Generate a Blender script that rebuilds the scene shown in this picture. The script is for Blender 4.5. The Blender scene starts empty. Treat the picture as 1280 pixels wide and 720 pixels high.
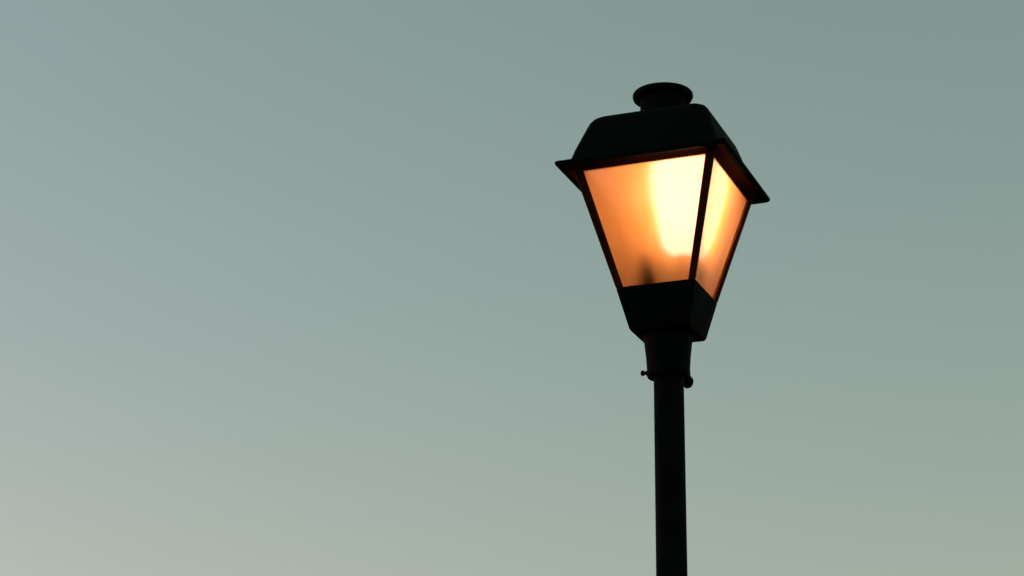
import bpy, bmesh, math
from mathutils import Matrix, Vector, Euler

scene = bpy.context.scene
C = scene.collection

# ------------------------------------------------------------------ camera
FPX, PITCH, ROLL = 2700.0, 0.3273, 0.0087          # focal length in photo pixels (1280 wide)
CAM_H = 1.62
cam = bpy.data.cameras.new('camera')
cam.sensor_width = 36.0
cam.lens = 36.0 * FPX / 1280.0
cam.clip_end = 20000.0
co = bpy.data.objects.new('camera', cam)
C.objects.link(co)
r = Vector((1, 0, 0)); fw = Vector((0, math.cos(PITCH), math.sin(PITCH))); u = Vector((0, -math.sin(PITCH), math.cos(PITCH)))
r2 = r * math.cos(ROLL) + u * math.sin(ROLL)
u2 = u * math.cos(ROLL) - r * math.sin(ROLL)
co.matrix_world = Matrix(((r2.x, u2.x, -fw.x, 0), (r2.y, u2.y, -fw.y, 0), (r2.z, u2.z, -fw.z, CAM_H), (0, 0, 0, 1)))
scene.camera = co

# ------------------------------------------------------------------ sky and sun (dusk, sun just up on the left)
SUN_EL, SUN_ROT = 3.0, -72.0
world = bpy.data.worlds.new('World'); scene.world = world
world.use_nodes = True
nt = world.node_tree
bg = nt.nodes['Background']
sky = nt.nodes.new('ShaderNodeTexSky')
sky.sky_type = 'NISHITA'; sky.sun_disc = False
sky.sun_elevation = math.radians(SUN_EL); sky.sun_rotation = math.radians(SUN_ROT)
sky.dust_density = 1.0; sky.air_density = 1.0; sky.ozone_density = 1.0
def wmul(col, src):
    t = nt.nodes.new('ShaderNodeMix'); t.data_type = 'RGBA'; t.blend_type = 'MULTIPLY'; t.clamp_result = False
    t.inputs['Factor'].default_value = 1.0; t.inputs['B'].default_value = (*col, 1)
    nt.links.new(src, t.inputs['A'])
    return t.outputs['Result']
sep = nt.nodes.new('ShaderNodeSeparateColor'); comb = nt.nodes.new('ShaderNodeCombineColor')
nt.links.new(wmul((0.25, 0.25, 0.25), sky.outputs[0]), sep.inputs[0])
for ch, g in enumerate((0.74, 0.59, 0.85)):                # hazy, low-contrast evening air
    pw = nt.nodes.new('ShaderNodeMath'); pw.operation = 'POWER'; pw.inputs[1].default_value = g
    nt.links.new(sep.outputs[ch], pw.inputs[0]); nt.links.new(pw.outputs[0], comb.inputs[ch])
nt.links.new(wmul((0.91, 0.783, 0.97), comb.outputs[0]), bg.inputs['Color'])     # faded teal white balance
bg.inputs['Strength'].default_value = 0.15

sun = bpy.data.lights.new('sun', 'SUN')
sun.energy = 0.02; sun.angle = math.radians(10); sun.color = (1.0, 0.72, 0.48)
so = bpy.data.objects.new('sun', sun); C.objects.link(so)
az, el = math.radians(SUN_ROT), math.radians(SUN_EL)
to_sun = Vector((math.sin(az) * math.cos(el), math.cos(az) * math.cos(el), math.sin(el)))
so.rotation_euler = to_sun.to_track_quat('Z', 'Y').to_euler()
so.location = (-8, 4, 6)

vs = scene.view_settings
vs.view_transform = 'Standard'; vs.look = 'None'; vs.gamma = 1.0; vs.use_curve_mapping = False
vs.exposure = 2.737

# ------------------------------------------------------------------ materials
def new_mat(name):
    m = bpy.data.materials.new(name); m.use_nodes = True
    n = m.node_tree.nodes; n.clear()
    out = n.new('ShaderNodeOutputMaterial')
    return m, n, m.node_tree.links, out

def noise_fac(n, l, scale, detail=4.0, lo=0.35, hi=0.65):
    tc = n.new('ShaderNodeTexCoord')
    t = n.new('ShaderNodeTexNoise'); t.inputs['Scale'].default_value = scale; t.inputs['Detail'].default_value = detail
    l.new(tc.outputs['Object'], t.inputs['Vector'])
    mr = n.new('ShaderNodeMapRange'); mr.inputs['From Min'].default_value = lo; mr.inputs['From Max'].default_value = hi
    l.new(t.outputs['Fac'], mr.inputs['Value'])
    return mr.outputs['Result'], t

def principled(name, c0, c1, scale, rough=(0.4, 0.6), spec=0.3, metallic=0.0, bump=0.0, bump_scale=200.0):
    m, n, l, out = new_mat(name)
    p = n.new('ShaderNodeBsdfPrincipled')
    l.new(p.outputs[0], out.inputs['Surface'])
    f, _ = noise_fac(n, l, scale)
    mx = n.new('ShaderNodeMix'); mx.data_type = 'RGBA'
    mx.inputs['A'].default_value = (*c0, 1); mx.inputs['B'].default_value = (*c1, 1)
    l.new(f, mx.inputs['Factor']); l.new(mx.outputs['Result'], p.inputs['Base Color'])
    mr = n.new('ShaderNodeMapRange'); mr.inputs['To Min'].default_value = rough[0]; mr.inputs['To Max'].default_value = rough[1]
    l.new(f, mr.inputs['Value']); l.new(mr.outputs['Result'], p.inputs['Roughness'])
    p.inputs['Specular IOR Level'].default_value = spec
    p.inputs['Metallic'].default_value = metallic
    if bump:
        _, t = noise_fac(n, l, bump_scale, 3.0)
        b = n.new('ShaderNodeBump'); b.inputs['Strength'].default_value = bump; b.inputs['Distance'].default_value = 0.002
        l.new(t.outputs['Fac'], b.inputs['Height']); l.new(b.outputs['Normal'], p.inputs['Normal'])
    return m

M_PAINT = principled('black_powder_coat', (0.001, 0.0042, 0.0036), (0.0022, 0.0065, 0.0055), 9.0, (0.6, 0.8), 0.02, bump=0.15)
M_FRAME = principled('halation_red_frame', (0.034, 0.007, 0.003), (0.05, 0.010, 0.004), 14.0, (0.35, 0.5), 0.06, bump=0.12)  # red halation of the lit panes put into the black frame colour
M_SOFFIT = principled('glow_red_soffit', (0.014, 0.0042, 0.0022), (0.024, 0.007, 0.0035), 18.0, (0.7, 0.9), 0.02, bump=0.2)  # red-brown lamp glow under the eave painted into the base colour
M_STEEL = principled('dull_steel_screw', (0.03, 0.03, 0.03), (0.06, 0.055, 0.05), 60.0, (0.4, 0.6), 0.3)
M_CONE = principled('shade_cone_brown', (0.02, 0.011, 0.008), (0.04, 0.02, 0.014), 30.0, (0.4, 0.6), 0.3)  # kept dark so the added shape shades the pane
M_BOUNCE = principled('white_bounce_plate', (0.74, 0.68, 0.58), (0.82, 0.77, 0.68), 20.0, (0.4, 0.6), 0.3)
M_SOCKET = principled('glazed_socket', (0.16, 0.09, 0.05), (0.24, 0.14, 0.08), 30.0, (0.4, 0.6), 0.3)
M_REFLECT = principled('off_white_enamel_reflector', (0.52, 0.40, 0.29), (0.64, 0.52, 0.40), 12.0, (0.4, 0.6), 0.4)
M_CONCRETE = principled('concrete_footing', (0.24, 0.235, 0.22), (0.36, 0.35, 0.33), 7.0, (0.8, 0.95), 0.2, bump=0.5, bump_scale=90)
M_GROUND = principled('dry_grass_ground', (0.05, 0.055, 0.025), (0.11, 0.095, 0.05), 3.0, (0.9, 1.0), 0.1, bump=0.6, bump_scale=40)

def pane_material():
    # amber acrylic: mostly diffusing, partly clear, faint vertical mould lines
    m, n, l, out = new_mat('amber_frosted_acrylic')
    tc = n.new('ShaderNodeTexCoord')
    mp = n.new('ShaderNodeMapping'); mp.inputs['Scale'].default_value = (1.0, 1.0, 0.12)
    l.new(tc.outputs['Object'], mp.inputs['Vector'])
    t = n.new('ShaderNodeTexNoise'); t.inputs['Scale'].default_value = 34.0; t.inputs['Detail'].default_value = 3.0
    l.new(mp.outputs[0], t.inputs['Vector'])
    mx = n.new('ShaderNodeMix'); mx.data_type = 'RGBA'
    mx.inputs['A'].default_value = (0.91, 0.32, 0.06, 1); mx.inputs['B'].default_value = (0.98, 0.405, 0.10, 1)
    sm = n.new('ShaderNodeMapRange'); sm.inputs['From Min'].default_value = 0.15; sm.inputs['From Max'].default_value = 0.85
    l.new(t.outputs['Fac'], sm.inputs['Value'])
    l.new(sm.outputs['Result'], mx.inputs['Factor'])
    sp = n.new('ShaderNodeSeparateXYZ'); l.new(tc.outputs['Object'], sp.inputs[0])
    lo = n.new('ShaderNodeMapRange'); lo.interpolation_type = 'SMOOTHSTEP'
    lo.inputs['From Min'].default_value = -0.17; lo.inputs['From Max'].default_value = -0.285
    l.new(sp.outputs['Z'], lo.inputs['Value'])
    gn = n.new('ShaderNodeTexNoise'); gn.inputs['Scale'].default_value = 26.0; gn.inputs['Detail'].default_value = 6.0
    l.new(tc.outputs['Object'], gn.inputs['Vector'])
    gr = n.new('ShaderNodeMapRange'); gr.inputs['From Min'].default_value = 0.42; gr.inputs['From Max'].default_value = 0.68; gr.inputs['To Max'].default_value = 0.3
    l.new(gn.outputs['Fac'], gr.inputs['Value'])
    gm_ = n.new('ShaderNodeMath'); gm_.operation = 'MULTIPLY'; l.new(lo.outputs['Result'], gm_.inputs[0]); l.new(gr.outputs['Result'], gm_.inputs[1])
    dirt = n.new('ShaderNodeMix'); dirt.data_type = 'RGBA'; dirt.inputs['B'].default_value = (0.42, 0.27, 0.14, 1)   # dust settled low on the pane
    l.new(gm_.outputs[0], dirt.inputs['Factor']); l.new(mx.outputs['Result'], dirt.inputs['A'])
    tl = n.new('ShaderNodeBsdfTranslucent'); l.new(dirt.outputs['Result'], tl.inputs['Color'])
    df = n.new('ShaderNodeBsdfDiffuse'); l.new(dirt.outputs['Result'], df.inputs['Color'])
    tr = n.new('ShaderNodeBsdfTransparent'); tr.inputs['Color'].default_value = (0.71, 0.64, 0.58, 1)
    gl = n.new('ShaderNodeBsdfGlossy'); gl.inputs['Roughness'].default_value = 0.25
    a = n.new('ShaderNodeMixShader'); a.inputs[0].default_value = 0.06
    l.new(tl.outputs[0], a.inputs[1]); l.new(df.outputs[0], a.inputs[2])
    rf = n.new('ShaderNodeBsdfRefraction'); rf.inputs['Roughness'].default_value = 0.62; rf.inputs['IOR'].default_value = 1.4
    rf.inputs['Color'].default_value = (0.69, 0.60, 0.54, 1)
    t2 = n.new('ShaderNodeMixShader'); t2.inputs[0].default_value = 0.86
    l.new(tr.outputs[0], t2.inputs[1]); l.new(rf.outputs[0], t2.inputs[2])
    b = n.new('ShaderNodeMixShader'); b.inputs[0].default_value = 0.20
    l.new(a.outputs[0], b.inputs[1]); l.new(t2.outputs[0], b.inputs[2])
    fr = n.new('ShaderNodeFresnel'); fr.inputs['IOR'].default_value = 1.2
    c = n.new('ShaderNodeMixShader')
    l.new(fr.outputs[0], c.inputs[0]); l.new(b.outputs[0], c.inputs[1]); l.new(gl.outputs[0], c.inputs[2])
    l.new(c.outputs[0], out.inputs['Surface'])
    return m
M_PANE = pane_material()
def clear_material():
    m, n, l, out = new_mat('clear_acrylic_back')
    tr = n.new('ShaderNodeBsdfTransparent'); tr.inputs['Color'].default_value = (0.97, 0.95, 0.9, 1)
    gl = n.new('ShaderNodeBsdfGlossy'); gl.inputs['Roughness'].default_value = 0.1
    fr = n.new('ShaderNodeFresnel'); fr.inputs['IOR'].default_value = 1.25
    c = n.new('ShaderNodeMixShader')
    l.new(fr.outputs[0], c.inputs[0]); l.new(tr.outputs[0], c.inputs[1]); l.new(gl.outputs[0], c.inputs[2])
    l.new(c.outputs[0], out.inputs['Surface'])
    return m
M_CLEAR = clear_material()

def bulb_material():
    # coated bulb: the arc tube sits in the upper part, the lower glass glows less
    m, n, l, out = new_mat('glowing_frosted_bulb')
    tc = n.new('ShaderNodeTexCoord'); sp = n.new('ShaderNodeSeparateXYZ')
    l.new(tc.outputs['Object'], sp.inputs[0])
    mr = n.new('ShaderNodeMapRange'); mr.interpolation_type = 'SMOOTHSTEP'
    mr.inputs['From Min'].default_value = -0.195; mr.inputs['From Max'].default_value = -0.10
    mr.inputs['To Min'].default_value = 1.2; mr.inputs['To Max'].default_value = 1.33
    l.new(sp.outputs['Z'], mr.inputs['Value'])
    e = n.new('ShaderNodeEmission'); l.new(mr.outputs['Result'], e.inputs['Strength'])
    e.inputs['Color'].default_value = (1.0, 0.73, 0.66, 1)
    l.new(e.outputs[0], out.inputs['Surface'])
    return m
M_BULB = bulb_material()

# ------------------------------------------------------------------ mesh helpers
def obj(name, bm, mat, parent=None, smooth=True, angle=35.0):
    bmesh.ops.recalc_face_normals(bm, faces=bm.faces)
    me = bpy.data.meshes.new(name)
    bm.to_mesh(me); bm.free()
    me.materials.append(mat)
    o = bpy.data.objects.new(name, me); C.objects.link(o)
    if smooth:
        for p in me.polygons: p.use_smooth = True
        me.set_sharp_from_angle(angle=math.radians(angle))
    if parent is not None: o.parent = parent
    return o

def loft(bm, rings, cap0=True, cap1=True, close=False):
    vr = [[bm.verts.new(p) for p in ring] for ring in rings]
    n = len(vr[0])
    seq = list(zip(vr[:-1], vr[1:]))
    if close: seq.append((vr[-1], vr[0]))
    for a, b in seq:
        for i in range(n):
            bm.faces.new((a[i], a[(i + 1) % n], b[(i + 1) % n], b[i]))
    if not close:
        if cap0: bm.faces.new(vr[0])
        if cap1: bm.faces.new(vr[-1])

def circle(rad, z, n=48, cx=0.0, cy=0.0):
    return [(cx + rad * math.cos(2 * math.pi * i / n), cy + rad * math.sin(2 * math.pi * i / n), z) for i in range(n)]

def lathe(profile, n=48, cx=0.0, cy=0.0, **k):
    bm = bmesh.new(); loft(bm, [circle(max(rr, 1e-4), z, n, cx, cy) for rr, z in profile], **k)
    return bm

def square(d, z, rnd=0.0, seg=5):
    """square ring with half-diagonal d, corners on the local axes, rounded by rnd"""
    pts = []
    for k in range(4):
        a = math.pi * (k / 2 - 0.5) + math.pi / 2 * 0          # -90, 0, 90, 180
        if rnd <= 0:
            pts += [(d * math.cos(a), d * math.sin(a), z)] * 1
        else:
            cc = d - rnd
            for s in range(seg + 1):
                b = a - math.pi / 4 + math.pi / 2 * s / seg
                pts.append((cc * math.cos(a) + rnd * math.cos(b), cc * math.sin(a) + rnd * math.sin(b), z))
    return pts

def bar(bm, sec0, sec1):
    loft(bm, [sec0, sec1])

# ------------------------------------------------------------------ the setting
gm = bmesh.new()
R_OUT = 6000.0
rings = [0.6, 1.2, 2.5, 5, 10, 25, 60, 150, 400, 1200, R_OUT]
cv = gm.verts.new((0, 5, 0)); prev = None
for k, rr in enumerate(rings):
    ring = []
    for i in range(64):
        a = 2 * math.pi * i / 64
        x, y = rr * math.cos(a), 5 + rr * math.sin(a)
        z = 0.0 if rr < 3 else 0.03 * math.sin(x * 0.31 + k) * math.cos(y * 0.23) * min(1, rr / 20)
        ring.append(gm.verts.new((x, y, z)))
    for i in range(64):
        j = (i + 1) % 64
        if prev is None: gm.faces.new((cv, ring[i], ring[j]))
        else: gm.faces.new((prev[i], ring[i], ring[j], prev[j]))
    prev = ring
ground = obj('ground', gm, M_GROUND)
ground['kind'] = 'structure'

# ------------------------------------------------------------------ the street lamp
AZ, D, H, YAW = 0.0758, 5.053, 1.9752, 0.4181
TX, TY = 0.0002, -0.0059
Z0 = CAM_H + H                                     # height of the pane tops
H1, H2 = 0.2807, 0.3847                            # below the pane tops: housing top, housing bottom
DT, DM, DB = 0.25, 0.1418, 0.1043                  # half diagonals
lamp = bpy.data.objects.new('street_lamp', None); C.objects.link(lamp)
lamp.location = (D * math.sin(AZ), D * math.cos(AZ), 0.0)
lamp['label'] = 'tall black post lamp with a lit amber four-sided glass lantern against the evening sky'
lamp['category'] = 'street lamp'

# lantern parts share one frame: origin at the housing bottom, slightly leaning on the post
LM = Matrix.Translation((0, 0, Z0 - H2)) @ Euler((TX, TY, 0)).to_matrix().to_4x4() @ Matrix.Rotation(YAW, 4, 'Z') @ Matrix.Translation((0, 0, H2))
def lpart(name, bm, mat, parent=None, **k):
    if parent is None:
        o = obj(name, bm, mat, lamp, **k); o.matrix_basis = LM
    else:
        o = obj(name, bm, mat, parent, **k)        # sub-part: same local frame as its part
    return o

# --- pole
RP, TAPER = 0.0361, 0.024
def prad(z): return RP * (1 + TAPER * (Z0 - z))
ZC = Z0 - 0.49                                     # collar bottom
pole = obj('pole', lathe([(prad(0.05) + 0.001, 0.05)] + [(prad(z), z) for z in (0.06, 0.5, 1.0, 1.5, 2.0, 2.5, 3.0, Z0 - H2 - 0.012)], 64), M_PAINT, lamp)
obj('base_flange', lathe([(0.125, 0.052), (0.13, 0.056), (0.13, 0.07), (0.122, 0.078), (0.062, 0.086), (0.05, 0.11), (0.044, 0.17), (0.0395, 0.18)], 48, cap0=True, cap1=True), M_PAINT, pole)
for k in range(4):
    a = math.pi / 4 + k * math.pi / 2
    bm = bmesh.new()
    loft(bm, [circle(0.011, 0.074, 6, 0.1 * math.cos(a), 0.1 * math.sin(a)), circle(0.011, 0.094, 6, 0.1 * math.cos(a), 0.1 * math.sin(a))])
    obj('anchor_bolt', bm, M_STEEL, pole, smooth=False)
obj('footing', lathe([(0.24, -0.2), (0.24, 0.035), (0.228, 0.05)], 48), M_CONCRETE, lamp)

# --- collar that slips over the pole top
collar = obj('collar', lathe([(0.0385, ZC + 0.012), (0.0475, ZC), (0.0515, ZC), (0.053, ZC + 0.004), (0.0525, ZC + 0.02),
                              (0.0545, ZC + 0.05), (0.0585, ZC + 0.085), (0.061, Z0 - H2 - 0.002)], 56), M_PAINT, lamp)
def screw(name, ang, rad_head, length, thick, dz=0.012):
    """thumbscrew pointing out of the collar at angle ang"""
    bm = bmesh.new()
    prof = [(0.0062, 0.0), (0.0062, 0.004), (0.0032, 0.008), (0.003, length - thick)]
    for i in range(7):
        t = -math.pi / 2 + math.pi * i / 6
        prof.append((max(rad_head * math.cos(t), 0.0012) if i < 6 else 0.0004, length + thick * math.sin(t)))
    loft(bm, [circle(rr, z, 16) for rr, z in prof])
    m = Matrix.Translation((0.0505 * math.cos(ang), 0.0505 * math.sin(ang), ZC + dz)) @ Matrix.Rotation(ang, 4, 'Z') @ Matrix.Rotation(math.pi / 2, 4, 'Y')
    bm.transform(m)
    return obj(name, bm, M_PAINT, collar)
screw('thumb_screw', math.radians(172), 0.0075, 0.0125, 0.0055)
screw('thumb_screw', math.radians(40), 0.0165, 0.0145, 0.011, 0.0005)
screw('thumb_screw', math.radians(-68), 0.0075, 0.0125, 0.0055)

# --- housing below the panes
bm = bmesh.new()
rn = 0.004
loft(bm, [square(DM - 0.03, -H1 - 0.002, rn), square(DM - 0.004, -H1 + 0.001, rn), square(DM - 0.002, -H1 - 0.002, rn),
          square(DB + 0.002, -H2 + 0.006, rn), square(DB - 0.003, -H2, rn), square(DB - 0.02, -H2 + 0.001, rn)])
lpart('housing', bm, M_PAINT)

# --- corner posts (angle sections) and panes
def at_h(z): return DT + (DM - DT) * (-z / H1)
TH = 0.0105                                         # flange thickness
def post_section(ax, d, z, fl, f2):
    """angle section at the corner on axis direction ax (unit 2-vector)"""
    px, py = -ax[1], ax[0]
    s = math.sqrt(0.5)
    e1 = (-ax[0] * s + px * s, -ax[1] * s + py * s)    # along one face, away from the corner
    e2 = (-ax[0] * s - px * s, -ax[1] * s - py * s)
    c = (ax[0] * d, ax[1] * d)
    def P(a, b): return (c[0] + e1[0] * a + e2[0] * b, c[1] + e1[1] * a + e2[1] * b, z)
    ch, th = 0.0015, min(TH, 0.9 * min(fl, f2))
    return [P(ch, 0), P(fl - 0.002, 0.0), P(fl, 0.003), P(fl, th), P(th, th), P(th, f2), P(0.003, f2), P(0.0, f2 - 0.002), P(0, ch)]
for k in range(4):
    a = -math.pi / 2 + k * math.pi / 2
    ax = (math.cos(a), math.sin(a))
    bm = bmesh.new()
    w1, w2 = (0.0225, 0.0095) if k % 2 else (0.0095, 0.0225)      # wide flange on the front and back, narrow on the sides
    loft(bm, [post_section(ax, at_h(z), z, w1 * (0.8 + 0.2 * (z + H1) / H1), w2 * (0.8 + 0.2 * (z + H1) / H1)) for z in (-H1 + 0.0015, -H1 / 2, 0.012)])
    lpart('corner_post', bm, M_FRAME, smooth=True, angle=30)

PIN = 0.0125                                       # pane outer face lies this far inside the post faces
def face_pt(k, t, z, inset):
    """point on face k (between corner k and k+1), t in -1..1 across, pushed in by inset"""
    d = at_h(z)
    a = -math.pi / 2 + (k + 0.5) * math.pi / 2
    nx, ny = math.cos(a), math.sin(a); tx, ty = -ny, nx
    half = d * math.sqrt(0.5)
    hh = half - 0.0062
    return (nx * (half - inset) + tx * t * hh, ny * (half - inset) + ty * t * hh, z)
for k in range(4):
    bm = bmesh.new()
    zb, zt = -H1 + 0.003, 0.0125
    o_ = [face_pt(k, t, z, PIN) for t, z in ((-1, zb), (1, zb), (1, zt), (-1, zt))]
    i_ = [face_pt(k, t, z, PIN + 0.003) for t, z in ((-1, zb), (1, zb), (1, zt), (-1, zt))]
    loft(bm, [o_, i_])
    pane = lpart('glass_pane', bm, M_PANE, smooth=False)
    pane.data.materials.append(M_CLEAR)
    oc = sum((Vector(p) for p in o_), Vector()) / 4
    for p in pane.data.polygons:
        if (p.center - oc).length > 1e-4: p.material_index = 1

# --- roof: flared square hood, hollow under the eave
rr = 0.026
bm = bmesh.new()
loft(bm, [square(0.10, 0.150, 0.02), square(0.178, 0.146, 0.02), square(0.194, 0.130, 0.02), square(0.217, 0.094, 0.014), square(0.238, 0.05, 0.012), square(0.247, 0.030, 0.010),
          square(0.262, 0.0195, 0.009), square(0.279, 0.0165, 0.008), square(0.281, 0.0125, 0.008), square(0.2965, 0.012, 0.006), square(0.3025, 0.0155, 0.005), square(0.3045, 0.0215, 0.005),
          square(0.302, 0.0245, 0.006), square(0.289, 0.0215, 0.008), square(0.277, 0.022, 0.010), square(0.2665, 0.0275, 0.012), square(0.2575, 0.041, 0.015), square(0.2475, 0.064, 0.018),
          square(0.2275, 0.102, 0.022), square(0.211, 0.133, rr), square(0.204, 0.145, rr), square(0.194, 0.1545, rr), square(0.182, 0.1605, rr), square(0.168, 0.163, rr),
          square(0.12, 0.172, rr)])
roof = lpart('roof', bm, M_PAINT, angle=28)
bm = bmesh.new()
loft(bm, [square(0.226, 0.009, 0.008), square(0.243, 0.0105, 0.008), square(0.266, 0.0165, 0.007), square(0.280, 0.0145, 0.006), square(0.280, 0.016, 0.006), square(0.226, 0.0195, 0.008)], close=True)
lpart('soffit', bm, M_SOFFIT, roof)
ZCAP = 0.2587 - 0.006
bm = lathe([(0.060, 0.166), (0.0585, 0.175), (0.0575, 0.2), (0.0585, ZCAP - 0.02), (0.0605, ZCAP - 0.008)], 56)
lpart('vent_neck', bm, M_PAINT, roof)
bm = lathe([(0.055, ZCAP - 0.0125), (0.069, ZCAP - 0.0115), (0.0745, ZCAP - 0.008), (0.0768, ZCAP - 0.002), (0.0765, ZCAP + 0.003), (0.0735, ZCAP + 0.007), (0.064, ZCAP + 0.0105), (0.045, ZCAP + 0.013), (0.01, ZCAP + 0.014)], 64)
lpart('vent_cap', bm, M_PAINT, roof)

# --- inside: reflector under the roof, socket, bulb
bm = bmesh.new()
loft(bm, [square(0.10, 0.098, 0.01), square(0.192, 0.096, 0.012), square(0.2, 0.088, 0.012), square(0.222, 0.0225, 0.01), square(0.2245, 0.0225, 0.01), square(0.2025, 0.09, 0.012), square(0.194, 0.0985, 0.012), square(0.10, 0.1, 0.01)])
lpart('reflector', bm, M_REFLECT)
BX, BY = 0.028, -0.066                             # the bulb stands nearer the near corner
bm = bmesh.new()
loft(bm, [square(0.105, -H1 - 0.001, 0.006), square(0.112, -H1 + 0.004, 0.006), square(0.104, -H1 + 0.006, 0.006)])
lpart('bounce_plate', bm, M_BOUNCE)  # added white plate, bounces bulb light onto the lower panes
lpart('lamp_socket', lathe([(0.02, -H1 + 0.004), (0.022, -H1 + 0.008), (0.022, -H1 + 0.016), (0.016, -H1 + 0.022), (0.016, -H1 + 0.07), (0.019, -H1 + 0.075), (0.019, -H1 + 0.084), (0.015, -H1 + 0.0875)], 32, 0.018, -0.056), M_SOCKET)
bp = [(0.014, -0.193), (0.022, -0.19), (0.036, -0.182), (0.049, -0.167), (0.058, -0.145), (0.066, -0.11), (0.075, -0.07), (0.082, -0.03), (0.084, 0.02), (0.075, 0.05), (0.05, 0.066), (0.015, 0.072)]
bm = bmesh.new()
loft(bm, [circle(q, z, 64, 0.018 + (BX - 0.018) * min(1, (z + 0.193) / 0.1), -0.056 + (BY + 0.056) * min(1, (z + 0.193) / 0.1)) for q, z in bp])
lpart('bulb', bm, M_BULB)
# added shading arm beside the bulb, casting the dark smudge on the pane
cone = []
for nn, tt, dz, q in ((0.050, -0.020, 0.003, 0.030), (0.052, -0.020, 0.012, 0.030), (0.058, -0.018, 0.028, 0.026), (0.064, -0.014, 0.046, 0.019), (0.071, -0.010, 0.066, 0.012), (0.078, -0.006, 0.088, 0.006)):
    cone.append(circle(q, -H1 + dz, 20, (tt - nn) * math.sqrt(0.5), (-tt - nn) * math.sqrt(0.5)))
bm = bmesh.new(); loft(bm, cone)
lpart('shade_cone', bm, M_CONE)
